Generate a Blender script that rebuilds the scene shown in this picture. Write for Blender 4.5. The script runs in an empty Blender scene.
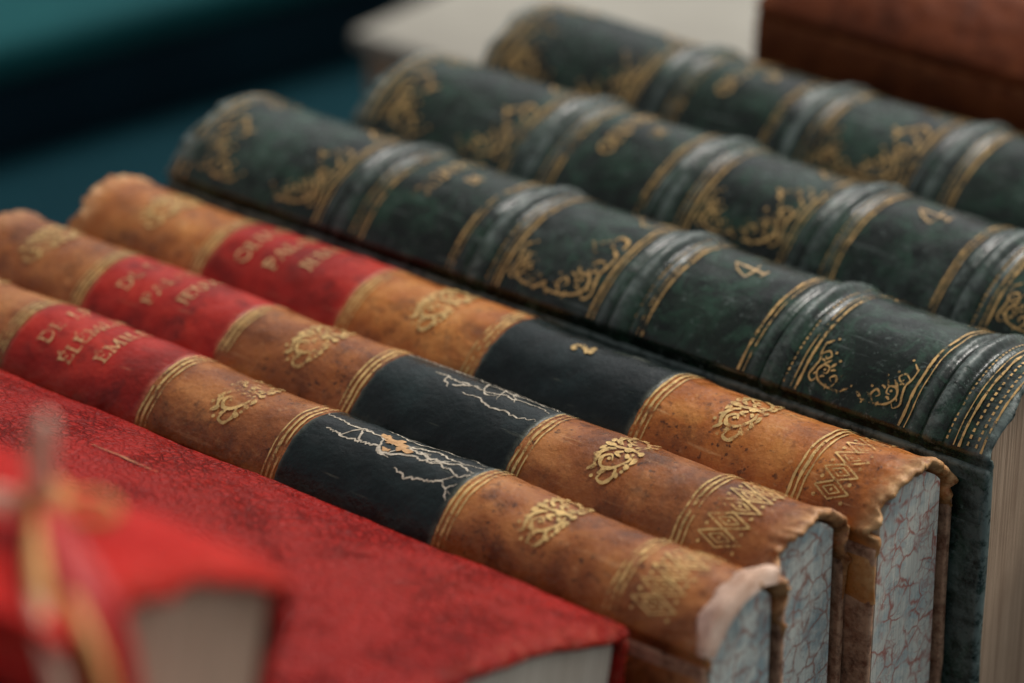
import bpy, bmesh, math, random
from mathutils import Vector, Matrix, noise
random.seed(7)
scene = bpy.context.scene
COL = scene.collection

# ------------------------------------------------------------ node helpers
class NT:
    def __init__(self, name):
        self.m = bpy.data.materials.new(name); self.m.use_nodes = True
        self.t = self.m.node_tree; self.t.nodes.clear()
        self.out = self.n('ShaderNodeOutputMaterial')
    def n(self, typ, **kw):
        x = self.t.nodes.new(typ)
        for k, v in kw.items():
            setattr(x, k, v)
        return x
    def l(self, a, b): self.t.links.new(a, b)
    def coords(self, scale=(1,1,1)):
        tc = self.n('ShaderNodeTexCoord'); oi = self.n('ShaderNodeObjectInfo')
        mul = self.n('ShaderNodeMath', operation='MULTIPLY'); mul.inputs[1].default_value = 3.7
        self.l(oi.outputs['Random'], mul.inputs[0])
        mp = self.n('ShaderNodeMapping'); mp.inputs['Scale'].default_value = scale
        self.l(tc.outputs['Object'], mp.inputs['Vector'])
        add = self.n('ShaderNodeVectorMath', operation='ADD')
        self.l(mp.outputs[0], add.inputs[0]); self.l(mul.outputs[0], add.inputs[1])
        return add.outputs[0]
    def noise(self, vec, scale, detail=4, rough=0.55, dist=0.0):
        x = self.n('ShaderNodeTexNoise'); x.inputs['Scale'].default_value = scale
        x.inputs['Detail'].default_value = detail; x.inputs['Roughness'].default_value = rough
        x.inputs['Distortion'].default_value = dist
        self.l(vec, x.inputs['Vector']); return x.outputs['Fac']
    def voro(self, vec, scale, feature='F1', rnd=1.0):
        x = self.n('ShaderNodeTexVoronoi', feature=feature); x.inputs['Scale'].default_value = scale
        x.inputs['Randomness'].default_value = rnd
        self.l(vec, x.inputs['Vector']); return x.outputs['Distance']
    def warp(self, vec, scale, amt):
        x = self.n('ShaderNodeTexNoise'); x.inputs['Scale'].default_value = scale; x.inputs['Detail'].default_value = 3
        self.l(vec, x.inputs['Vector'])
        s = self.n('ShaderNodeVectorMath', operation='SCALE'); s.inputs['Scale'].default_value = amt
        self.l(x.outputs['Color'], s.inputs[0])
        a = self.n('ShaderNodeVectorMath', operation='ADD'); self.l(vec, a.inputs[0]); self.l(s.outputs[0], a.inputs[1])
        return a.outputs[0]
    def ramp(self, fac, stops):
        r = self.n('ShaderNodeValToRGB'); cr = r.color_ramp
        while len(cr.elements) < len(stops): cr.elements.new(0.5)
        for e, (p, c) in zip(cr.elements, stops):
            e.position = p
            e.color = (c, c, c, 1) if isinstance(c, (int, float)) else (*c, 1)
        self.l(fac, r.inputs[0]); return r.outputs[0]
    def mix(self, fac, a, b, mode='MIX'):
        x = self.n('ShaderNodeMix', data_type='RGBA', blend_type=mode)
        if isinstance(fac, (int, float)): x.inputs[0].default_value = fac
        else: self.l(fac, x.inputs[0])
        for i, v in ((6, a), (7, b)):
            if isinstance(v, tuple): x.inputs[i].default_value = (*v, 1)
            else: self.l(v, x.inputs[i])
        return x.outputs[2]
    def math(self, op, a, b=0.0, clamp=False):
        x = self.n('ShaderNodeMath', operation=op); x.use_clamp = clamp
        for i, v in ((0, a), (1, b)):
            if isinstance(v, (int, float)): x.inputs[i].default_value = v
            else: self.l(v, x.inputs[i])
        return x.outputs[0]
    def bsdf(self, color, rough, height=None, dist=0.0003, strength=0.6, metallic=0.0, spec=0.5, finish=True):
        p = self.n('ShaderNodeBsdfPrincipled')
        if isinstance(color, tuple): p.inputs['Base Color'].default_value = (*color, 1)
        else: self.l(color, p.inputs['Base Color'])
        if isinstance(rough, (int, float)): p.inputs['Roughness'].default_value = rough
        else: self.l(rough, p.inputs['Roughness'])
        p.inputs['Metallic'].default_value = metallic
        p.inputs['Specular IOR Level'].default_value = spec
        if height is not None:
            b = self.n('ShaderNodeBump'); b.inputs['Distance'].default_value = dist
            b.inputs['Strength'].default_value = strength
            self.l(height, b.inputs['Height']); self.l(b.outputs[0], p.inputs['Normal'])
        if finish: self.l(p.outputs[0], self.out.inputs[0])
        return p

def attr(n, name):
    a = n.n('ShaderNodeAttribute'); a.attribute_name = name; return a.outputs['Fac']

def mat_calf(name, dark, mid, light, blotch, wearc, rough=(0.30, 0.6), specks=True, scuff=None, bump=0.8, spec=0.5, wmul=1.3):
    n = NT(name); v = n.coords()
    a = n.noise(v, 75, 7, 0.65, 0.4)
    col = n.ramp(a, [(0.34, dark), (0.5, mid), (0.66, light)])
    b = n.noise(v, 170, 8, 0.72)
    col = n.mix(n.ramp(b, [(0.53, 0.0), (0.69, 0.75)]), col, blotch)
    if specks:
        sp = n.noise(v, 900, 3, 0.6)
        col = n.mix(n.math('MULTIPLY', n.ramp(sp, [(0.60, 0.0), (0.66, 0.85)]), n.ramp(n.noise(v, 90, 4), [(0.42, 0.15), (0.58, 1.0)])), col, blotch)
        sl = n.noise(v, 420, 6, 0.75)
        col = n.mix(n.ramp(sl, [(0.59, 0.0), (0.72, 0.55)]), col, wearc)
    if scuff:
        s1 = n.noise(v, 130, 10, 0.82, 0.8)
        col = n.mix(n.ramp(s1, [(0.49, 0.0), (0.58, 1.0)]), col, scuff)
        s2 = n.noise(v, 600, 6, 0.8)
        col = n.mix(n.ramp(s2, [(0.59, 0.0), (0.67, 0.75)]), col, wearc)
    st = n.noise(n.coords((60, 700, 700)), 1.0, 4, 0.6)
    col = n.mix(n.ramp(st, [(0.63, 0.0), (0.70, 0.4)]), col, wearc)
    w = attr(n, 'wear')
    wn = n.ramp(n.noise(v, 330, 7, 0.75), [(0.38, 0.0), (0.58, 1.0)])
    wf = n.math('MULTIPLY', n.math('MULTIPLY', w, wmul), wn, True)
    wf = n.math('MAXIMUM', wf, n.math('SUBTRACT', w, 0.78, True))
    col = n.mix(wf, col, wearc)
    h = n.math('ADD', n.math('MULTIPLY', n.noise(v, 1500, 4, 0.7), 0.35), n.math('MULTIPLY', n.voro(v, 900), 0.25))
    h = n.math('ADD', h, n.math('MULTIPLY', n.noise(v, 260, 5, 0.7), 1.0))
    h = n.math('ADD', h, n.math('MULTIPLY', wf, 0.3))
    r = n.ramp(n.math('ADD', n.noise(v, 240, 6, 0.75), n.math('MULTIPLY', wf, 0.25)), [(0.38, rough[0]), (0.66, rough[1])])
    n.bsdf(col, r, h, 0.00045, bump, spec=spec)
    return n.m

M = {}
M['tan'] = mat_calf('tan_calf', (0.12,0.033,0.008), (0.27,0.084,0.020), (0.43,0.17,0.048), (0.038,0.012,0.005), (0.54,0.28,0.12), (0.20, 0.50), bump=0.55, spec=0.40)
M['tan_warm'] = mat_calf('tan_calf_warm', (0.20,0.054,0.010), (0.39,0.122,0.022), (0.54,0.225,0.055), (0.06,0.018,0.006), (0.62,0.36,0.16), (0.20, 0.50), bump=0.55, spec=0.40)
M['tan_cover'] = mat_calf('brown_cover', (0.06,0.020,0.010), (0.15,0.045,0.018), (0.26,0.09,0.040), (0.025,0.009,0.005), (0.50,0.29,0.18))
M['brown'] = mat_calf('dark_brown_calf', (0.060,0.015,0.006), (0.13,0.031,0.010), (0.19,0.050,0.016), (0.030,0.009,0.004), (0.26,0.09,0.035), (0.5, 0.7), spec=0.12)
M['green'] = mat_calf('dark_green_leather', (0.0025,0.0055,0.0035), (0.005,0.010,0.0065), (0.011,0.023,0.014), (0.0015,0.0025,0.002), (0.15,0.19,0.175), (0.13, 0.34), False, (0.017,0.046,0.028), 0.42, 0.38, 1.4)
M['green_label'] = mat_calf('dark_green_label', (0.003,0.006,0.006), (0.005,0.010,0.010), (0.010,0.020,0.020), (0.002,0.003,0.003), (0.14,0.15,0.11), (0.18,0.40), False, bump=0.45, spec=0.33)
M['red_label'] = mat_calf('red_label_leather', (0.19,0.010,0.005), (0.35,0.016,0.009), (0.46,0.034,0.018), (0.07,0.005,0.004), (0.52,0.18,0.10), (0.3,0.5), False, bump=0.55, spec=0.28)

def mat_red(name, a, b, c, amount=0.8, rough=(0.26, 0.42), spec=0.15):
    n = NT(name); v = n.coords()
    vw = n.warp(v, 160, 0.005)
    col = n.ramp(n.noise(v, 45, 6, 0.6), [(0.3, a), (0.7, b)])
    e = n.voro(vw, 260, 'DISTANCE_TO_EDGE')
    e2 = n.voro(n.warp(v, 500, 0.0012), 640, 'DISTANCE_TO_EDGE')
    patch = n.ramp(n.noise(v, 70, 4, 0.6), [(0.40, 0.15), (0.56, 0.9)])
    cr = n.math('MULTIPLY', n.ramp(e, [(0.0, 1.0), (0.09, 0.0)]), patch)
    cr2 = n.math('MULTIPLY', n.ramp(e2, [(0.0, 0.85), (0.20, 0.0)]), n.math('MAXIMUM', patch, 0.45))
    k = n.math('MAXIMUM', cr, cr2)
    col = n.mix(n.math('MULTIPLY', k, amount), col, c)
    w = attr(n, 'wear')
    col = n.mix(n.math('MULTIPLY', w, n.ramp(n.noise(v, 600, 5, 0.7), [(0.45, 0.0), (0.65, 0.6)])), col, (0.50,0.11,0.06))
    h = n.math('SUBTRACT', n.noise(v, 900, 5, 0.7), n.math('MULTIPLY', k, 1.6))
    n.bsdf(col, n.ramp(n.noise(v, 300, 4), [(0.3, rough[0]), (0.7, rough[1])]), h, 0.0005, 0.8, spec=spec)
    return n.m
M['red'] = mat_red('red_leather', (0.27,0.0055,0.0025), (0.37,0.009,0.004), (0.06,0.0015,0.001))
M['red2'] = mat_red('bright_red_leather', (0.52,0.014,0.010), (0.62,0.024,0.017), (0.42,0.010,0.008), 0.4, spec=0.12)

def mat_gold(name, c, lo, hi, rough=0.36, sc=420, met=0.45):
    n = NT(name); v = n.coords()
    col = n.mix(n.ramp(n.noise(v, 500, 4, 0.7), [(0.40, 0.0), (0.70, 1.0)]), c, tuple(x*0.5 for x in c))
    p = n.bsdf(col, rough, n.noise(v, 1400, 4, 0.7), 0.0002, 0.3, metallic=met, finish=False)
    tr = n.n('ShaderNodeBsdfTransparent'); mx = n.n('ShaderNodeMixShader')
    fine = n.noise(v, sc, 7, 0.8); big = n.noise(v, 110, 3, 0.5)
    f = n.ramp(n.math('ADD', fine, n.math('MULTIPLY', n.math('SUBTRACT', big, 0.5), 0.65)), [(lo, 0.0), (hi, 1.0)])
    n.l(f, mx.inputs[0]); n.l(p.outputs[0], mx.inputs[1]); n.l(tr.outputs[0], mx.inputs[2])
    n.l(mx.outputs[0], n.out.inputs[0]); return n.m
M['gold'] = mat_gold('worn_gold_leaf', (0.86,0.57,0.22), 0.49, 0.63, sc=600)
M['gold_dim'] = mat_gold('rubbed_gold_leaf', (0.80,0.50,0.19), 0.49, 0.62, sc=600)
M['gold_letter'] = mat_gold('faded_gold_letter', (0.88,0.57,0.26), 0.47, 0.62, sc=600)
M['gold_faint'] = mat_gold('faint_gold_rule', (0.50,0.18,0.07), 0.44, 0.60)

def mat_marble(name, base, vein, spot, sc):
    n = NT(name); v = n.warp(n.coords(), 260, 0.0032)
    col = n.mix(n.ramp(n.noise(v, 170, 5, 0.7), [(0.46, 0.0), (0.62, 0.75)]), base, spot)
    col = n.mix(n.ramp(n.noise(v, 520, 5, 0.7), [(0.54, 0.0), (0.66, 0.55)]), col, tuple(x*0.5 for x in spot))
    e = n.voro(v, sc, 'DISTANCE_TO_EDGE')
    col = n.mix(n.math('MULTIPLY', n.ramp(e, [(0.01, 0.85), (0.09, 0.0)]), n.ramp(n.noise(v, 260, 4), [(0.38, 0.15), (0.56, 1.0)])), col, vein)
    e3 = n.voro(v, sc*2.3, 'DISTANCE_TO_EDGE')
    col = n.mix(n.math('MULTIPLY', n.ramp(e3, [(0.02, 0.45), (0.10, 0.0)]), n.ramp(n.noise(v, 120, 3), [(0.48, 0.0), (0.60, 1.0)])), col, vein)
    pg = n.noise(n.coords((60, 3800, 45)), 1.0, 3, 0.6)
    col = n.mix(n.ramp(pg, [(0.4, 0.2), (0.62, 0.0)]), col, (0.14,0.13,0.12))
    n.bsdf(col, 0.75, pg, 0.0005, 0.4); return n.m
M['marble_blue'] = mat_marble('marbled_edge_blue', (0.74,0.76,0.68), (0.36,0.14,0.09), (0.26,0.39,0.43), 270)
M['marble_red'] = mat_marble('marbled_edge_red', (0.78,0.76,0.66), (0.48,0.12,0.075), (0.44,0.54,0.54), 260)
def mat_pages(name, c, d):
    n = NT(name)
    pg = n.noise(n.coords((30, 2600, 25)), 1.0, 4, 0.65)
    col = n.ramp(pg, [(0.32, d), (0.6, c)])
    col = n.mix(n.ramp(n.noise(n.coords(), 60, 5), [(0.45, 0.0), (0.75, 0.5)]), col, d)
    n.bsdf(col, 0.8, pg, 0.0006, 0.7); return n.m
M['pages'] = mat_pages('aged_paper', (0.66,0.46,0.31), (0.34,0.21,0.13))
M['pages_white'] = mat_pages('cream_paper', (0.90,0.80,0.66), (0.60,0.49,0.37))
M['pages_tan'] = mat_pages('tan_paper', (0.90,0.60,0.42), (0.66,0.40,0.26))

def mat_plain(name, c, d, sc, rough, bump=0.4, spec=0.4):
    n = NT(name); v = n.coords()
    col = n.mix(n.ramp(n.noise(v, sc, 6, 0.65), [(0.35, 0.0), (0.68, 1.0)]), c, d)
    n.bsdf(col, rough, n.noise(v, sc*8, 4, 0.6), 0.0004, bump, spec=spec); return n.m
M['crack'] = mat_plain('pale_crack_fibre', (0.66,0.58,0.46), (0.18,0.15,0.11), 900, 0.8)
M['chip'] = mat_plain('bare_tan_chip', (0.66,0.40,0.19), (0.34,0.17,0.07), 600, 0.8)
M['torn'] = mat_plain('torn_pale_leather', (0.74,0.54,0.42), (0.46,0.27,0.18), 300, 0.8, 0.5)
M['teal'] = mat_plain('teal_cloth', (0.004,0.036,0.048), (0.0015,0.016,0.024), 5, 0.85, spec=0.08)
M['teal2'] = mat_plain('teal_lid', (0.008,0.080,0.086), (0.004,0.038,0.046), 5, 0.8, spec=0.1)
M['teal_shade'] = mat_plain('shade_painted_side', (0.004,0.024,0.036), (0.002,0.013,0.022), 12, 0.8, spec=0.1)  # shade of the box's upright faces, put into the colour as dark navy
M['pale'] = mat_plain('pale_grey_card', (0.42,0.40,0.34), (0.28,0.26,0.22), 14, 0.7)
M['rib_gold'] = mat_plain('golden_ribbon', (0.78,0.40,0.13), (0.58,0.26,0.07), 300, 0.5)
M['rib_pink'] = mat_plain('pale_pink_ribbon', (0.90,0.56,0.42), (0.76,0.38,0.26), 300, 0.5)
M['rib_red'] = mat_plain('red_ribbon', (0.52,0.02,0.016), (0.38,0.012,0.010), 300, 0.5)

# ------------------------------------------------------------ mesh helpers
def new_obj(name, verts, faces, mat, parent=None, smooth=True, wear=None):
    me = bpy.data.meshes.new(name); me.from_pydata(verts, [], faces); me.update()
    me.materials.append(mat)
    if smooth: me.polygons.foreach_set('use_smooth', [True]*len(me.polygons))
    if wear is not None:
        a = me.attributes.new('wear', 'FLOAT', 'POINT'); a.data.foreach_set('value', wear)
    o = bpy.data.objects.new(name, me); COL.objects.link(o)
    if parent: o.parent = parent
    return o

def rbox(name, x0, x1, y0, y1, z0, z1, r, mat, parent, cuts=0, amp=0.0, seed=0, wear_edges=False, seg=4):
    bm = bmesh.new()
    bmesh.ops.create_cube(bm, size=1)
    for v in bm.verts:
        v.co = Vector(((x0+x1)/2 + v.co.x*(x1-x0), (y0+y1)/2 + v.co.y*(y1-y0), (z0+z1)/2 + v.co.z*(z1-z0)))
    bmesh.ops.bevel(bm, geom=bm.edges[:], offset=r, segments=seg, profile=0.6, affect='EDGES')
    if cuts:
        long_e = [e for e in bm.edges if e.calc_length() > 0.02]
        bmesh.ops.subdivide_edges(bm, edges=long_e, cuts=cuts, use_grid_fill=True)
    wear = []
    for v in bm.verts:
        if amp:
            k = Vector((v.co.x*120, v.co.y*120, v.co.z*120+seed))
            v.co += noise.noise_vector(k)*amp
        ex = min(abs(v.co.x-x0), abs(v.co.x-x1)); ez = min(abs(v.co.z-z1), abs(v.co.z-z0))
        wear.append(max(0, 1-min(ex, ez)/0.002) if wear_edges else 0.0)
    me = bpy.data.meshes.new(name); bm.to_mesh(me); bm.free()
    me.materials.append(mat)
    me.polygons.foreach_set('use_smooth', [True]*len(me.polygons))
    a = me.attributes.new('wear', 'FLOAT', 'POINT'); a.data.foreach_set('value', wear)
    o = bpy.data.objects.new(name, me); COL.objects.link(o)
    if parent: o.parent = parent
    return o

def nz(*a): return noise.noise(Vector(a))

# ------------------------------------------------------------ book
class Book:
    def __init__(s, L, w, h, D, bt, bands=(), seed=0, flare=0.0004, rough_end=0.0005, amp=0.00022):
        s.L, s.w, s.h, s.D, s.bt, s.bands, s.seed, s.flare, s.re, s.amp = L, w, h, D, bt, bands, seed, flare, rough_end, amp
        s.R = (w*w+h*h)/(2*h); s.tm = math.asin(min(1, w/s.R)); s.zc = D-(s.R-h)
        s.W = s.R*s.tm
    def crest(s, q):
        return max([0]+[max(math.exp(-(abs(q-b)/0.0010)**4), 0.6*math.exp(-((abs(q-b)-0.0033)/0.0006)**2)) for b in s.bands])
    def ridge(s, q):
        d = 0
        for b in s.bands:
            x = q-b
            if abs(x) > 0.006: continue
            d += 0.00120*math.exp(-(abs(x)/0.00115)**3.4) + 0.00036*math.exp(-((abs(x)-0.0033)/0.00045)**2) - 0.00040*math.exp(-((abs(x)-0.0021)/0.0005)**2)
        return d
    def disp(s, q, w):
        d = nz(q*45, w*60, s.seed)*s.amp*1.6 + nz(q*260, w*260, s.seed+5)*s.amp*0.5
        d += s.ridge(q)
        e = min(q, s.L-q)
        if e < 0.004: d += s.flare*(1-max(e, 0)/0.004)**2
        return d
    def P(s, q, w, off=0.0):
        th = w/s.R; r = s.R + s.disp(q, w) + off
        return Vector((q-s.L/2, r*math.sin(th), s.zc + r*math.cos(th)))
    def spine(s, mat, parent, ext=0.012, t=0.0016):
        L = s.L; nth = 72
        st = [(0.006, -t), (0.0014, -t), (0.0005, -t*0.93), (0.0000, -t*0.72), (-0.0001, -t*0.5), (0.0001, -t*0.26), (0.0006, -t*0.07), (0.0013, 0)]
        nx = int(L/0.00035)
        st += [(0.0016+(L-0.0032)*i/nx, 0) for i in range(nx+1)]
        st += [(L-0.0013, 0), (L-0.0006, -t*0.07), (L-0.0001, -t*0.26), (L+0.0001, -t*0.5), (L, -t*0.72), (L-0.0005, -t*0.93), (L-0.0014, -t), (L-0.006, -t)]
        exts = [(-0.0005, -0.0009), (-0.0007, -0.002), (-0.0005, -0.0033), (0.0001, -0.0045), (0.00025, -0.006), (0.00025, -0.009), (0.00012, -ext)]
        verts = []; wear = []; cols = 0
        for (q, off) in st:
            row = []
            ends = max(0, 1-min(abs(q), abs(L-q))/0.0045)
            def endx(k):
                j = nz(k*2.1, s.seed, 7.7)*s.re + nz(k*7, s.seed, 1.7)*s.re*0.35 + nz(k*22, s.seed, 4.7)*s.re*0.12
                return -j*ends if q < L/2 else j*ends
            for sd in (-1, 1):
                cur = []
                for i, (dy, dz) in enumerate(exts):
                    jj = nz(q*70, dz*200, s.seed+sd)*0.0002
                    y = sd*(s.w+dy+off*(1 if i < 2 else 0.75)+jj+s.ridge(q)*0.35*max(0, 1-i/4))
                    cur.append((Vector((q-L/2+endx(i*0.3+sd*9), y, s.D+dz)), 0.5*ends+(0.2 if i in (3, 4) else 0)))
                if sd == -1: left = cur[::-1]
                else: right = cur
            arc = []
            cr = s.crest(q)
            for k in range(nth+1):
                w = -s.W + 2*s.W*k/nth
                p = s.P(q, w, off); p.x += endx(k/nth*3)
                p += Vector((0, math.sin(w/s.R), math.cos(w/s.R)))*ends*nz(k*0.3, q*300, s.seed+3)*s.re*0.35
                wv = ends*0.85 + 0.85*cr*(0.5+0.8*nz(q*250, w*110, s.seed)) + 0.25*max(0, nz(q*30, w*40, s.seed+9))
                arc.append((p, max(0, min(1, wv))))
            row = left+arc+right; cols = len(row)
            verts += [r[0] for r in row]; wear += [r[1] for r in row]
        faces = []
        for i in range(len(st)-1):
            for k in range(cols-1):
                a = i*cols+k; faces.append((a, a+cols, a+cols+1, a+1))
        return new_obj('spine', verts, faces, mat, parent, wear=wear)
    def covers(s, mat, parent, over=0.0004):
        for sd in (-1, 1):
            y0, y1 = sorted((sd*(s.w-s.bt), sd*s.w))
            rbox('cover', -s.L/2-over, s.L/2+over, y0, y1, 0, s.D-0.0022, min(0.0010, s.bt*0.42), mat, parent, 10, 0.0003, s.seed+sd*3, True)
    def block(s, mat, parent, inset=0.0020, drop=0.0019):
        wi = s.w-s.bt-0.0002; n = 40
        prof = []
        ti = math.asin(min(1, wi/s.R))
        for k in range(n+1):
            th = -ti+2*ti*k/n
            prof.append(((s.R-drop)*math.sin(th), s.zc+(s.R-drop)*math.cos(th)))
        prof = [(-wi, 0.003)]+prof+[(wi, 0.003)]
        m = len(prof); xs = [-s.L/2+inset, -s.L/2+inset+0.0004, s.L/2-inset-0.0004, s.L/2-inset]
        verts = []
        for i, x in enumerate(xs):
            for (y, z) in prof: verts.append((x, y, z))
        faces = [tuple(range(m))[::-1], tuple(range(3*m, 4*m))]
        for i in range(3):
            for k in range(m):
                k2 = (k+1) % m
                faces.append((i*m+k, i*m+k2, (i+1)*m+k2, (i+1)*m+k))
        return new_obj('page_block', verts, faces, mat, parent, smooth=False)
    def patch(s, name, q0, q1, mat, parent, off=0.00018, wf=0.985):
        nx = int((q1-q0)/0.0004); nth = 56; verts = []; wear = []
        for i in range(nx+1):
            for k in range(nth+1):
                w = s.W*wf*(-1+2*k/nth)
                q = q0+(q1-q0)*i/nx
                e = 1.0
                if i in (0, nx):
                    q += nz(k*0.35, s.seed, q0*99)*0.0004; e = -0.3
                verts.append(s.P(q, w, off*e))
                de = min(q-q0, q1-q); wear.append(max(0, 0.55*(1-de/0.0010)) + max(0, (abs(w)/s.W-0.75))*0.8)
        faces = []
        for i in range(nx):
            for k in range(nth):
                a = i*(nth+1)+k; faces.append((a, a+nth+1, a+nth+2, a+1))
        return new_obj(name, verts, faces, mat, parent, wear=wear)

class Ink:
    def __init__(s, book, off=0.00024, k=1.0): s.b, s.off, s.v, s.f, s.k = book, off, [], [], k
    def line(s, pts, width, taper=False):
        width *= s.k
        out = [Vector(pts[0])]
        for a, b in zip(pts[:-1], pts[1:]):
            a, b = Vector(a), Vector(b); n = max(1, int((b-a).length/0.0003))
            for i in range(1, n+1): out.append(a.lerp(b, i/n))
        n = len(out); base = len(s.v)
        for i, p in enumerate(out):
            t = (out[min(i+1, n-1)]-out[max(i-1, 0)])
            if t.length < 1e-9: t = Vector((1, 0))
            t.normalize(); nn = Vector((-t.y, t.x))
            wd = width*0.5*(0.9+0.5*nz(p.x*900, p.y*900, s.b.seed))
            if taper: wd *= 0.35+0.85*math.sin(math.pi*min(1, 0.12+0.88*i/max(1, n-1)))
            for sg in (-1, 1):
                c = p+nn*wd*sg
                s.v.append(s.b.P(c.x, max(-s.b.W, min(s.b.W, c.y)), s.off))
        for i in range(n-1):
            a = base+2*i; s.f.append((a, a+1, a+3, a+2))
    def curve(s, pts, width, taper=True):
        P = [Vector(p) for p in pts]; P = [2*P[0]-P[1]]+P+[2*P[-1]-P[-2]]; out = []
        for i in range(1, len(P)-2):
            for k in range(8):
                t = k/8; a, b, c, d = P[i-1], P[i], P[i+1], P[i+2]
                out.append(0.5*((2*b)+(c-a)*t+(2*a-5*b+4*c-d)*t*t+(3*b-a-3*c+d)*t*t*t))
        out.append(P[-2]); s.line([tuple(p) for p in out], width, taper)
    def dot(s, q, w, r, rx=None):
        rx = rx or r; base = len(s.v); n = 10
        if abs(w)+r > s.b.W: return
        s.v.append(s.b.P(q, w, s.off))
        for i in range(n):
            a = 2*math.pi*i/n; s.v.append(s.b.P(q+math.cos(a)*rx, w+math.sin(a)*r, s.off))
        for i in range(n): s.f.append((base, base+1+i, base+1+(i+1) % n))
    def cross(s, q, width, f=0.98):
        W = s.b.W*f; s.line([(q+nz(k*0.3, q*50, 3)*0.00022, -W+2*W*k/24) for k in range(25)], width)
    def dashes(s, q, width, f=0.95, step=0.0012):
        W = s.b.W*f; w = -W
        while w < W:
            s.line([(q, w), (q, min(W, w+step*0.55))], width); w += step
    def make(s, name, mat, parent):
        return new_obj(name, s.v, s.f, mat, parent)

def arcp(cx, cy, rx, ry, a0, a1, n=14):
    return [(cx+rx*math.cos(math.radians(a0+(a1-a0)*i/n)), cy+ry*math.sin(math.radians(a0+(a1-a0)*i/n))) for i in range(n+1)]
def sf(x, y, r=0.15): return ([(x-r, y), (x+r, y)], 0)
def vs(x, y=(0, 1)): return [([(x, y[0]), (x, y[1])], 1), sf(x, 0), sf(x, 1)]
GLY = {
 'I': (0.42, vs(0.2)), 'L': (0.72, vs(0.18)+[([(0.18, 0), (0.62, 0), (0.64, 0.22)], 0)]),
 'E': (0.76, vs(0.18)+[([(0.18, 0), (0.62, 0), (0.64, 0.2)], 0), ([(0.18, 1), (0.6, 1), (0.62, 0.8)], 0), ([(0.18, 0.52), (0.5, 0.52)], 0), sf(0.5, 0.44, 0.01)]),
 'D': (0.92, vs(0.18)+[([(0.18, 1)]+arcp(0.32, 0.5, 0.48, 0.5, 90, -90)+[(0.18, 0)], 1)]),
 'P': (0.76, vs(0.18)+[([(0.18, 1)]+arcp(0.34, 0.74, 0.3, 0.26, 90, -90)+[(0.18, 0.48)], 1)]),
 'R': (0.86, vs(0.18)+[([(0.18, 1)]+arcp(0.34, 0.75, 0.28, 0.25, 90, -90)+[(0.18, 0.5)], 1), ([(0.36, 0.5), (0.74, 0)], 1), sf(0.76, 0, 0.09)]),
 'A': (0.90, [([(0.1, 0), (0.44, 1)], 0), ([(0.44, 1), (0.78, 0)], 1), ([(0.24, 0.36), (0.65, 0.36)], 0), sf(0.1, 0, 0.12), sf(0.78, 0, 0.13)]),
 'S': (0.66, [(arcp(0.32, 0.75, 0.22, 0.25, 20, 250)+arcp(0.30, 0.26, 0.25, 0.26, 70, -160), 1)]),
 'J': (0.50, [([(0.3, 1), (0.3, 0.15)]+arcp(0.14, 0.1, 0.16, 0.2, 0, -110, 6), 1), sf(0.3, 1)]),
 'U': (0.92, [([(0.18, 1)]+[(0.18, 0.35)]+arcp(0.44, 0.3, 0.26, 0.3, 180, 360)+[(0.7, 1)], 1), sf(0.18, 1), sf(0.7, 1, 0.12)]),
 'X': (0.88, [([(0.1, 1), (0.76, 0)], 1), ([(0.1, 0), (0.74, 1)], 0), sf(0.1, 0, .1), sf(0.76, 0, .12), sf(0.1, 1, .12), sf(0.74, 1, .1)]),
 'O': (0.98, [(arcp(0.46, 0.5, 0.4, 0.5, 0, 360, 28), 1)]),
 'V': (0.88, [([(0.1, 1), (0.44, 0)], 1), ([(0.44, 0), (0.78, 1)], 0), sf(0.1, 1, .13), sf(0.78, 1, .1)]),
 'M': (1.10, [([(0.14, 0), (0.18, 1)], 0), ([(0.18, 1), (0.52, 0.05)], 1), ([(0.52, 0.05), (0.86, 1)], 0), ([(0.86, 1), (0.9, 0)], 1), sf(0.14, 0, .12), sf(0.9, 0, .14), sf(.14, 1, .1), sf(.9, 1, .1)]),
 'N': (0.96, [([(0.16, 0), (0.16, 1)], 0), ([(0.16, 1), (0.76, 0)], 1), ([(0.76, 0), (0.76, 1)], 0), sf(0.16, 0), sf(0.12, 1, .1), sf(0.76, 1)]),
 '.': (0.34, [([(0.1, 0.02), (0.18, 0.02)], 2)]), ' ': (0.4, []),
 '2': (0.74, [([(0.1, 0.72)]+arcp(0.34, 0.74, 0.24, 0.26, 180, -30)+[(0.08, 0.03)], 1), ([(0.08, 0.03), (0.6, 0.03), (0.64, 0.2)], 2)]),
 '4': (0.86, [([(0.50, -0.05), (0.60, 1.05)], 1), ([(0.60, 1.05), (0.30, 0.80), (0.02, 0.34)], 0), ([(0.02, 0.34), (0.4, 0.30), (0.90, 0.38)], 0), sf(0.50, -0.05, 0.22)]),
 '6': (0.8, [(arcp(0.36, 0.3, 0.28, 0.3, 0, 360, 22), 1), (arcp(0.62, 0.36, 0.55, 0.62, 180, 95), 1)]),
}
def write(ink, txt, q, size, width=None, heavy=0.16):
    base = txt.replace('É', 'E'); tot = sum(GLY[c][0] for c in base)
    kx = size if width is None else min(size*1.3, width/tot)
    x = -tot*kx/2
    for ch, o in zip(base, txt):
        adv, st = GLY[ch]
        for pts, th in st:
            wd = size*(heavy if th == 1 else heavy*1.4 if th == 2 else heavy*0.55)
            jit = nz(x*900, q*300, 1)*0.00010
            ink.line([(q+size/2-py*size+jit, x+px*kx) for px, py in pts], wd)
        if o == 'É': ink.line([(q-size/2-0.16*size, x+0.36*kx), (q-size/2-0.36*size, x+0.56*kx)], size*0.11)
        x += adv*kx

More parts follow.
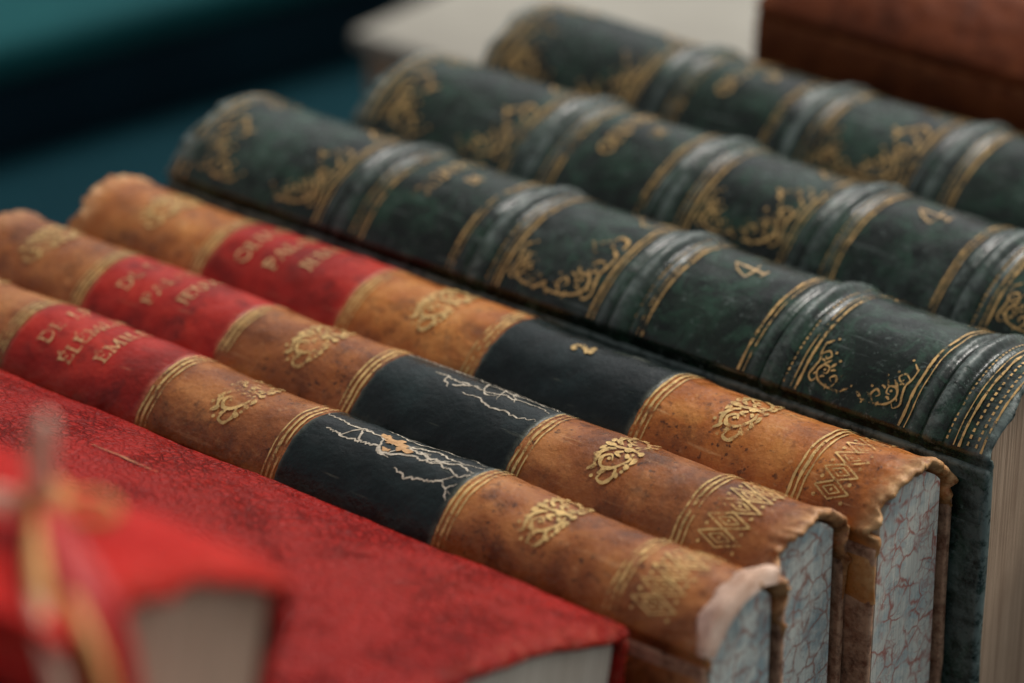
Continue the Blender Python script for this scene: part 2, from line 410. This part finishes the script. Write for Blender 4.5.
def flourish(ink, q, k=1.0):
    m = 0.001*k; mw = m*1.1
    g = 1.1
    ink.curve([(q+3.0*m, 0), (q+1.2*m, 0.3*m), (q-1.2*m, -0.2*m), (q-3.0*m, 0)], 0.5*m*g)
    ink.dot(q-2.5*m, 0, 0.6*m, 1.0*m); ink.dot(q+0.9*m, 0, 0.8*m, 0.7*m); ink.dot(q+3.2*m, 0, 0.6*m, 0.5*m)
    for sg in (-1, 1):
        def Q(pts): return [(q+a*m*0.92, sg*b*mw) for a, b in pts]
        ink.curve(Q([(2.4,0.5),(2.7,2.4),(1.2,4.3),(-0.8,4.6),(-1.7,3.2),(-0.6,2.2),(0.3,3.1)]), 0.5*m*g)
        ink.curve(Q([(1.6,3.8),(2.4,5.4),(1.4,6.9),(-0.1,6.6),(0.1,5.6)]), 0.45*m*g)
        ink.curve(Q([(-1.0,0.7),(-2.3,1.6),(-2.6,3.3),(-1.9,5.2)]), 0.65*m*g)
        ink.curve(Q([(-3.0,0.7),(-3.4,1.9)]), 0.6*m*g)
        ink.curve(Q([(0.6,0.8),(-0.2,1.6),(1.0,2.0)]), 0.5*m*g)
        for a, b, c, d in ((-1.7,4.6,-2.8,5.8), (3.4,1.2,3.5,2.8), (0.1,4.8,-0.6,5.9), (2.0,4.9,3.1,5.6), (-2.7,2.4,-3.5,3.2), (2.9,2.9,3.5,4.0), (1.4,1.0,2.0,1.9)):
            ink.curve(Q([(a,b), ((a+c)/2+0.2,(b+d)/2), (c,d)]), 0.62*m*g)
        for (a, b) in ((-3.2, 4.3), (3.0, 4.4), (-1.2, 6.5), (-0.4, 3.0)):
            ink.dot(q+a*m, sg*b*mw, 0.33*m)

def diamonds(ink, q0, q1, W):
    n = 7; st = 2*W/n; h = q1-q0; c = (q0+q1)/2
    for i in range(n):
        w = -W+(i+0.5)*st
        for k, wd in ((1.0, 0.00032), (0.5, 0.00024)):
            a, b = h*0.5*k, st*0.5*k
            ink.line([(c-a, w), (c, w+b), (c+a, w), (c, w-b), (c-a, w)], wd)
        ink.dot(c, w, 0.00026)
    for i in range(n+1):
        for e in (-1, 1): ink.dot(c+e*h*0.40, -W+i*st, 0.00034)

def scrolls(ink, q, dirn, W, big=1.0, rich=False):
    m = 0.001*big
    def T(a, b, sg): return (q+dirn*a*m, sg*(W*0.90-b*m))
    for sg in (-1, 1):
        ink.curve([T(9.5,0.6,sg), T(6.5,0.5,sg), T(3.4,1.3,sg), T(2.0,3.2,sg), T(2.7,5.0,sg), T(4.3,4.9,sg), T(4.4,3.5,sg), T(3.5,3.3,sg)], 0.44*m)
        ink.curve([T(0.5,10.5,sg), T(0.6,8.0,sg), T(1.2,6.0,sg), T(0.9,4.0,sg), T(0.5,2.0,sg), T(1.6,0.9,sg), T(2.4,1.7,sg)], 0.40*m)
        ink.curve([T(6.4,0.7,sg), T(7.4,2.2,sg), T(6.6,3.5,sg), T(5.6,2.7,sg), T(6.2,2.0,sg)], 0.40*m)
        ink.curve([T(0.8,7.4,sg), T(2.3,8.5,sg), T(3.4,7.5,sg), T(2.6,6.6,sg), T(2.1,7.2,sg)], 0.40*m)
        ink.curve([T(4.6,4.9,sg), T(5.4,6.2,sg)], 0.5*m); ink.curve([T(9.2,0.7,sg), T(10.6,1.8,sg)], 0.5*m)
        ink.curve([T(0.7,10.2,sg), T(1.9,11.4,sg)], 0.5*m); ink.curve([T(2.6,5.2,sg), T(4.0,6.6,sg)], 0.42*m)
        for (a, b, c, d) in ((1.6,6.2,2.6,5.8), (5.0,4.2,6.0,4.6), (7.3,1.6,8.4,2.2), (2.2,3.0,1.4,2.4), (8.2,0.6,8.8,-0.2), (3.2,2.2,4.2,2.6), (5.2,1.2,5.4,0.0)):
            ink.curve([T(a,b,sg), T((a+c)/2,(b+d)/2+0.2,sg), T(c,d,sg)], 0.44*m)
        for (a, b) in ((5.9, 7.0), (11.2, 2.5), (2.7, 12.0), (7.9, 3.9), (4.1, 8.5), (3.6, 4.1)):
            p = T(a, b, sg); ink.dot(p[0], p[1], 0.30*m)
        if rich:
            ink.curve([T(0.6,12.0,sg), T(1.0,14.0,sg), T(2.8,14.6,sg), T(3.4,13.2,sg), T(2.4,12.6,sg)], 0.42*m)
            ink.curve([T(3.2,13.6,sg), T(5.0,12.2,sg), T(5.6,10.4,sg), T(4.4,9.8,sg)], 0.42*m)
            ink.curve([T(5.4,11.2,sg), T(7.0,12.2,sg)], 0.42*m)

def empty(name, loc, rot, label, cat, group=None):
    e = bpy.data.objects.new(name, None); e.empty_display_size = 0.02
    e.location = loc; e.rotation_euler = rot; COL.objects.link(e)
    e['label'] = label; e['category'] = cat
    if group: e['group'] = group
    return e

TZ = -0.115
# ------------------------------------------------------------ calf books
def calf_book(tail, yc, w, seed, mat, marble, text, num, label, crack=0, torn=False, yaw=0.0, sh=0.0):
    L = 0.174
    e = empty('leather_book', (tail-L/2, yc, TZ), (0, 0, yaw), label, 'book', 'matching calf bound books in a row')
    b = Book(L, w, 0.0070, -TZ, 0.0014, (), seed, 0.0009, 0.0020, 0.00036)
    b.spine(mat, e, t=0.0018); b.covers(M['tan_cover'], e, 0.0); b.block(marble, e, 0.0009, 0.0020)
    ink = Ink(b, k=1.12)
    A = [0.033+sh, 0.0645+sh, 0.0945+sh, 0.127+sh, 0.157+sh*0.5]
    sgn = [-1, 1, -1, 1, 1]
    for d, g in zip(A, sgn):
        ink.cross(d+g*0.0004, 0.0004); ink.cross(d+g*0.0014, 0.0005); ink.cross(d+g*0.0024, 0.0003)
    flourish(ink, 0.0165+sh, 0.95); flourish(ink, 0.0798+sh, 1.02); flourish(ink, 0.1428+sh, 1.02)
    diamonds(ink, 0.1612+sh*0.5, 0.1672, b.W*0.78)
    ink.make('gold_tooling', M['gold'], e)
    rl = b.patch('title_label', A[0], A[1], M['red_label'], e)
    rl['label'] = 'red leather title label with gold lettering'
    li = Ink(b, 0.00040)
    for i, (t, wd) in enumerate(text):
        write(li, t, A[0]+0.0062+i*0.0064, 0.0025, wd, 0.18)
    li.make('lettering', M['gold_letter'], rl)
    gl = b.patch('volume_label', A[2], A[3], M['green_label'], e)
    gl['label'] = 'dark green volume label with pale cracks'
    if num:
        li = Ink(b, 0.00040); write(li, num, A[2]+0.0150, 0.0036, heavy=0.26); li.make('lettering', M['gold'], gl)
    if crack:
        c = Ink(b, 0.00024); rnd = random.Random(crack); lo, hi = A[2]+0.0006, A[3]-0.0006
        def walk(q, w, dq, n, wd, depth=0, dr=0.0, pr=0.12):
            pts = [(q, w)]; w0 = w
            for i in range(n):
                q += dq*(0.3+rnd.random())*0.6; w += (rnd.random()-0.5)*0.0009+dr*0.6 - (w-w0)*0.03
                if q > hi or q < lo or abs(w) > b.W*0.93: break
                pts.append((q, w))
                if depth < 1 and rnd.random() < pr*0.6:
                    walk(q, w, dq*0.6, 9, wd*0.7, depth+1, (rnd.random()-.5)*0.0018)
            if len(pts) > 1: c.line(pts, wd, True)
        if crack % 2:
            walk(lo, 0.0045, 0.0009, 120, 0.00040, pr=0.1); walk(lo+0.008, 0.0018, 0.0009, 100, 0.00042, pr=0.12)
            walk(lo+0.013, 0.0000, 0.0006, 16, 0.0005, 1, 0.00035)
            walk(lo+0.010, 0.0068, 0.0009, 90, 0.00030, pr=0.1); walk(lo+0.016, -0.0010, 0.0009, 60, 0.00030, pr=0.1)
        else:
            walk(lo, 0.0026, 0.0009, 110, 0.00048, pr=0.10); walk(lo+0.003, -0.0016, 0.0009, 100, 0.00042, pr=0.10)
            walk(lo+0.010, 0.0056, 0.0009, 90, 0.00034, pr=0.08); walk(lo+0.019, -0.0040, 0.0008, 40, 0.00034, pr=0.1)
            walk(lo+0.016, 0.0006, 0.0009, 70, 0.0005, pr=0.1)
        c.make('surface_crack', M['crack'], gl)
        if crack % 2 == 0:
            c2 = Ink(b, 0.00030)
            for (q, w0, r0, sd) in ((lo+0.0145, 0.0014, 0.0015, 4.2), (lo+0.0172, 0.0002, 0.0010, 9.1), (lo+0.0120, 0.0026, 0.0008, 2.9), (lo+0.0150, -0.0012, 0.0006, 6.9)):
                ring = []; base = len(c2.v)
                for i in range(30):
                    a = i/30*2*math.pi; r = r0*(1+0.9*nz(math.cos(a)*1.4, math.sin(a)*1.4, sd)+0.45*nz(math.cos(a)*4, math.sin(a)*4, sd))
                    ring.append((q+math.cos(a)*r*1.3, w0+math.sin(a)*r*0.9))
                c2.v.append(b.P(q, w0, 0.00030)); c2.v += [b.P(x, y, 0.00030) for x, y in ring]
                c2.f += [(base, base+1+i, base+1+(i+1) % 30) for i in range(30)]
            c2.make('bare_chip', M['chip'], gl)
    if torn:
        V, F, n, m = [], [], 48, 9
        for i in range(n+1):
            t = i/n; wv = -b.W*0.97 + t*b.W*1.40
            wid = 0.0050*(math.sin(math.pi*(0.08+0.86*t))**0.5)*(1+0.35*nz(t*6, 2.2, 0))
            for k in range(m+1):
                u = k/m
                q = L+0.0016 - wid*u
                off = 0.0011*(1-abs(2*u-1)**3) + 0.0003*nz(t*7, u*3, 3) - (0.0014 if k in (0,) else 0) - (0.0006 if k == m else 0)
                V.append(b.P(q, wv, off))
        for i in range(n):
            for k in range(m):
                a = i*(m+1)+k; F.append((a, a+m+1, a+m+2, a+1))
        o = new_obj('torn_headcap', V, F, M['torn'], e); o['label'] = 'pale torn leather at the end of the spine'
    return e

calf_book(0.006, -0.0352, 0.0107, 11, M['tan'], M['marble_blue'],
    [('DE J.P.', 0.0130), ('ÉLÉMENS', 0.0170), ('ÉMILE', 0.0130)],
    None, 'worn tan book with torn pale end cap and cracked label', crack=4, torn=True, sh=-0.004)
calf_book(0.0022, -0.0133, 0.0111, 23, M['tan'], M['marble_blue'],
    [('DE LA', 0.0120), ('PALAIS', 0.0160), ('JEUX', 0.0130)],
    None, 'scuffed brown calf book with red title label and cracked dark label', crack=3, sh=-0.0037)
calf_book(0.0065, 0.0099, 0.0117, 37, M['tan_warm'], M['marble_red'],
    [('OEUVR.', 0.0160), ('PALAIS', 0.0160), ('JEUX', 0.0130)],
    '2', 'orange tan calf book with red marbled page edges', sh=-0.0005)

# ------------------------------------------------------------ green books
def green_book(tail, yc, w, seed, num, label, yaw=0.0):
    L = 0.177; D = 0.120
    bands = [0.042, 0.073, 0.104, 0.135, 0.166]
    e = empty('leather_book', (tail-L/2, yc, TZ), (0, 0, yaw), label, 'book', 'matching dark green gilt books in a row')
    b = Book(L, w, 0.0088, D, 0.0024, bands, seed, 0.0003, 0.0010, 0.00034)
    b.spine(M['green'], e); b.covers(M['green'], e); b.block(M['pages'], e, 0.0014)
    ink = Ink(b, k=1.12)
    for d in bands:
        for sg in (-1, 1):
            ink.cross(d+sg*0.0056, 0.00042); ink.cross(d+sg*0.0046, 0.0002)
        ink.dashes(d+0.0033, 0.0003, step=0.0010)
    for q in (0.0025, 0.0045): ink.cross(q, 0.0004)
    ink.dashes(L-0.0040, 0.0004); ink.dashes(L-0.0024, 0.0004); ink.cross(L-0.0012, 0.0004)
    W = b.W
    scrolls(ink, 0.0058, 1, W, 1.0, True); scrolls(ink, 0.042-0.0064, -1, W, 1.0, True)
    scrolls(ink, 0.073+0.0064, 1, W, 0.72); scrolls(ink, 0.104-0.0064, -1, W, 1.05, True)
    scrolls(ink, 0.135+0.0064, 1, W, 0.76); scrolls(ink, 0.166-0.0064, -1, W, 0.80)
    ink.make('gold_tooling', M['gold_dim'], e)
    li = Ink(b, 0.0004)
    write(li, 'OEUVRES', 0.0540, 0.0028, 0.019); write(li, 'DE', 0.0600, 0.0022)
    li.make('lettering', M['gold_dim'], e)
    li = Ink(b, 0.0004); write(li, num, 0.1190, 0.0058, heavy=0.095); li.make('volume_number', M['gold_letter'], e)
    return e
green_book(0.0115, 0.0398, 0.0174, 51, '4', 'dark green gilt leather book with raised bands beside tan books')
green_book(0.0245, 0.0771, 0.0174, 67, '4', 'dark green gilt book between two matching green volumes')
green_book(0.0260, 0.1125, 0.0172, 83, '6', 'dark green gilt book next to a brown leather book')

# ------------------------------------------------------------ brown book
e = empty('leather_book', (-0.118+0.1, 0.166, TZ), (0, 0, 0), 'dark brown leather book with plain mottled spine', 'book')
b = Book(0.2, 0.021, 0.009, 0.127, 0.004, (), 91, 0.0003, 0.0008, 0.0005)
b.spine(M['brown'], e, 0.02); b.covers(M['brown'], e); b.block(M['pages'], e)

# ------------------------------------------------------------ red books
e = empty('leather_book', (-0.004-0.105, -0.1047, -0.1088), (math.radians(-11.6), 0, 0), 'thick red leather book with grained flat spine', 'book')
b = Book(0.21, 0.031, 0.0034, 0.1208, 0.0016, (), 101, -0.0005, 0.0008, 0.0004)
b.spine(M['red'], e, 0.02, t=0.0020); b.covers(M['red'], e, 0.0); b.block(M['pages_white'], e, 0.0012, 0.0022)
ink = Ink(b); ink.line([(0.118, 0.012), (0.133, 0.0125)], 0.0006); ink.make('gold_tooling', M['gold_faint'], e)

e = empty('leather_book', (0.0150-0.11, -0.2077, -0.1098), (math.radians(-15), 0, 0), 'bright red book with tan pages tied with ribbons', 'book')
b = Book(0.22, 0.020, 0.0044, 0.1830, 0.0012, (), 113, -0.0012, 0.0024, 0.0006)
b.spine(M['red2'], e, 0.004, t=0.0022); b.covers(M['red2'], e, -0.0012); b.block(M['pages_tan'], e, 0.0020, 0.0026)

def ribbon(name, pts, rad, mat, parent):
    cu = bpy.data.curves.new(name, 'CURVE'); cu.dimensions = '3D'; cu.resolution_u = 8
    sp = cu.splines.new('NURBS'); sp.points.add(len(pts)-1); sp.order_u = 4; sp.use_endpoint_u = True
    for p, c in zip(sp.points, pts): p.co = (*c, 1)
    cu.bevel_depth = rad; cu.bevel_resolution = 3
    ob = bpy.data.objects.new('t', cu); COL.objects.link(ob); bpy.context.view_layer.update()
    me = bpy.data.meshes.new_from_object(ob.evaluated_get(bpy.context.evaluated_depsgraph_get()))
    bpy.data.objects.remove(ob); bpy.data.curves.remove(cu)
    me.name = name; me.materials.clear(); me.materials.append(mat)
    me.polygons.foreach_set('use_smooth', [True]*len(me.polygons))
    o = bpy.data.objects.new(name, me); COL.objects.link(o); o.parent = parent; return o
C = Vector((-0.0016, -0.1642, 0.0745))
rb = empty('ribbon_bow', C, (0, 0, 0), 'red, pink and golden ribbon bow on a red book', 'ribbon')
ribbon('ribbon_loop', [(0,0,0),(-0.002,0.000,0.006),(-0.001,0.001,0.011),(0.001,0.001,0.012),(0.001,0.000,0.006),(0,0,0)], 0.0008, M['rib_pink'], rb)
ribbon('ribbon_loop', [(0,0,0),(0.002,0.003,0.002),(0.006,0.006,0.001),(0.007,0.004,-0.001),(0.003,0.002,-0.001),(0,0,0)], 0.0006, M['rib_gold'], rb)
ribbon('ribbon_loop', [(0,0,0),(-0.003,-0.003,0.003),(-0.007,-0.006,0.003),(-0.007,-0.004,0.000),(0,0,0)], 0.0008, M['rib_pink'], rb)
ribbon('ribbon_tail', [(0,0,0.001),(0.003,-0.004,0.001),(0.008,-0.009,0.000),(0.014,-0.014,-0.001),(0.019,-0.018,-0.02),(0.020,-0.018,-0.06)], 0.0011, M['rib_gold'], rb)
ribbon('ribbon_tail', [(0,0,0.001),(0.005,-0.004,0.0),(0.012,-0.009,-0.001),(0.0195,-0.012,-0.004),(0.0235,-0.013,-0.012),(0.0235,-0.014,-0.05)], 0.0009, M['rib_gold'], rb)
ribbon('ribbon_tail', [(0,0,0),(0.003,-0.005,0.0),(0.009,-0.010,0.0),(0.0150,-0.016,-0.003),(0.0205,-0.016,-0.012),(0.0215,-0.017,-0.05)], 0.0009, M['rib_pink'], rb)
ribbon('ribbon_tail', [(0,0,0),(0.006,-0.005,0.000),(0.014,-0.009,-0.001),(0.0195,-0.011,-0.010),(0.021,-0.010,-0.06)], 0.0022, M['rib_red'], rb)
ribbon('ribbon_tail', [(0,0,0),(0.006,-0.004,0.000),(0.014,-0.006,-0.001),(0.0190,-0.007,-0.010),(0.0195,-0.006,-0.06)], 0.0022, M['rib_red'], rb)
ribbon('ribbon_knot', [(-0.002,-0.002,0.001),(0.0,0.002,0.003),(0.003,0.001,0.002),(0.002,-0.002,0.0),(-0.001,0.0,0.0)], 0.0012, M['rib_gold'], rb)

# ------------------------------------------------------------ surroundings
t = rbox('table_top', -3, 3, -2.2, 3.5, TZ-0.05, TZ-0.0005, 0.004, M['teal'], None)
t['kind'] = 'structure'; t['label'] = 'table covered with dark teal cloth'; t['category'] = 'table'
bx = empty('storage_box', (-0.628, 0.28, TZ), (0, 0, math.radians(-14)), 'low rounded box with teal lid and sides painted dark as shade', 'box')
rbox('box_side', -0.246, 0.246, -0.501, 0.501, 0.0, 0.0222, 0.002, M['teal_shade'], bx)
rbox('box_lid', -0.25, 0.25, -0.505, 0.505, 0.0225, 0.036, 0.0065, M['teal2'], bx, seg=8)
pb = empty('paper_folder', (-0.118, 0.42, TZ), (0, 0, 0), 'pale grey card folder stack lying flat on the table', 'folder')
rbox('folder_sheets', -0.172, 0.172, -0.197, 0.197, 0.0, 0.050, 0.001, M['pages'], pb)
rbox('folder_cover', -0.175, 0.175, -0.2, 0.2, 0.0503, 0.055, 0.0015, M['pale'], pb)

# ------------------------------------------------------------ light
w = bpy.data.worlds.new('World'); scene.world = w; w.use_nodes = True
nt = w.node_tree; bg = nt.nodes['Background']
sky = nt.nodes.new('ShaderNodeTexSky'); sky.sky_type = 'NISHITA'; sky.sun_disc = False
az = math.radians(82); el = math.radians(50)
sky.sun_elevation = el
d = Vector((math.cos(az)*math.cos(el), math.sin(az)*math.cos(el), math.sin(el)))
sky.sun_rotation = math.atan2(d.x, d.y)
sky.dust_density = 4.0
hs = nt.nodes.new('ShaderNodeHueSaturation'); hs.inputs['Saturation'].default_value = 0.10
nt.links.new(sky.outputs[0], hs.inputs['Color']); nt.links.new(hs.outputs[0], bg.inputs[0]); bg.inputs[1].default_value = 0.105
sd = bpy.data.lights.new('sun', 'SUN'); sd.energy = 2.3; sd.angle = math.radians(16); sd.color = (1, 0.94, 0.86)
so = bpy.data.objects.new('sun', sd); COL.objects.link(so)
so.rotation_euler = (-d).to_track_quat('-Z', 'Y').to_euler()

# ------------------------------------------------------------ camera
cd = bpy.data.cameras.new('camera'); cam = bpy.data.objects.new('camera', cd); COL.objects.link(cam)
right = Vector((0.7832, 0.6219, 0)).normalized()
back = Vector((0.5546, -0.6983, 0.4527)).normalized()
up = back.cross(right).normalized()
cam.matrix_world = Matrix((( right.x, up.x, back.x, 0.2431), (right.y, up.y, back.y, -0.3888), (right.z, up.z, back.z, 0.2623), (0,0,0,1)))
cd.sensor_width = 36; cd.lens = 3400/1024*36; cd.clip_start = 0.01; cd.clip_end = 50
cd.dof.use_dof = True; cd.dof.focus_distance = 0.536; cd.dof.aperture_fstop = 9.5
scene.camera = cam
scene.view_settings.view_transform = 'Standard'; scene.view_settings.look = 'None'; scene.view_settings.exposure = 0
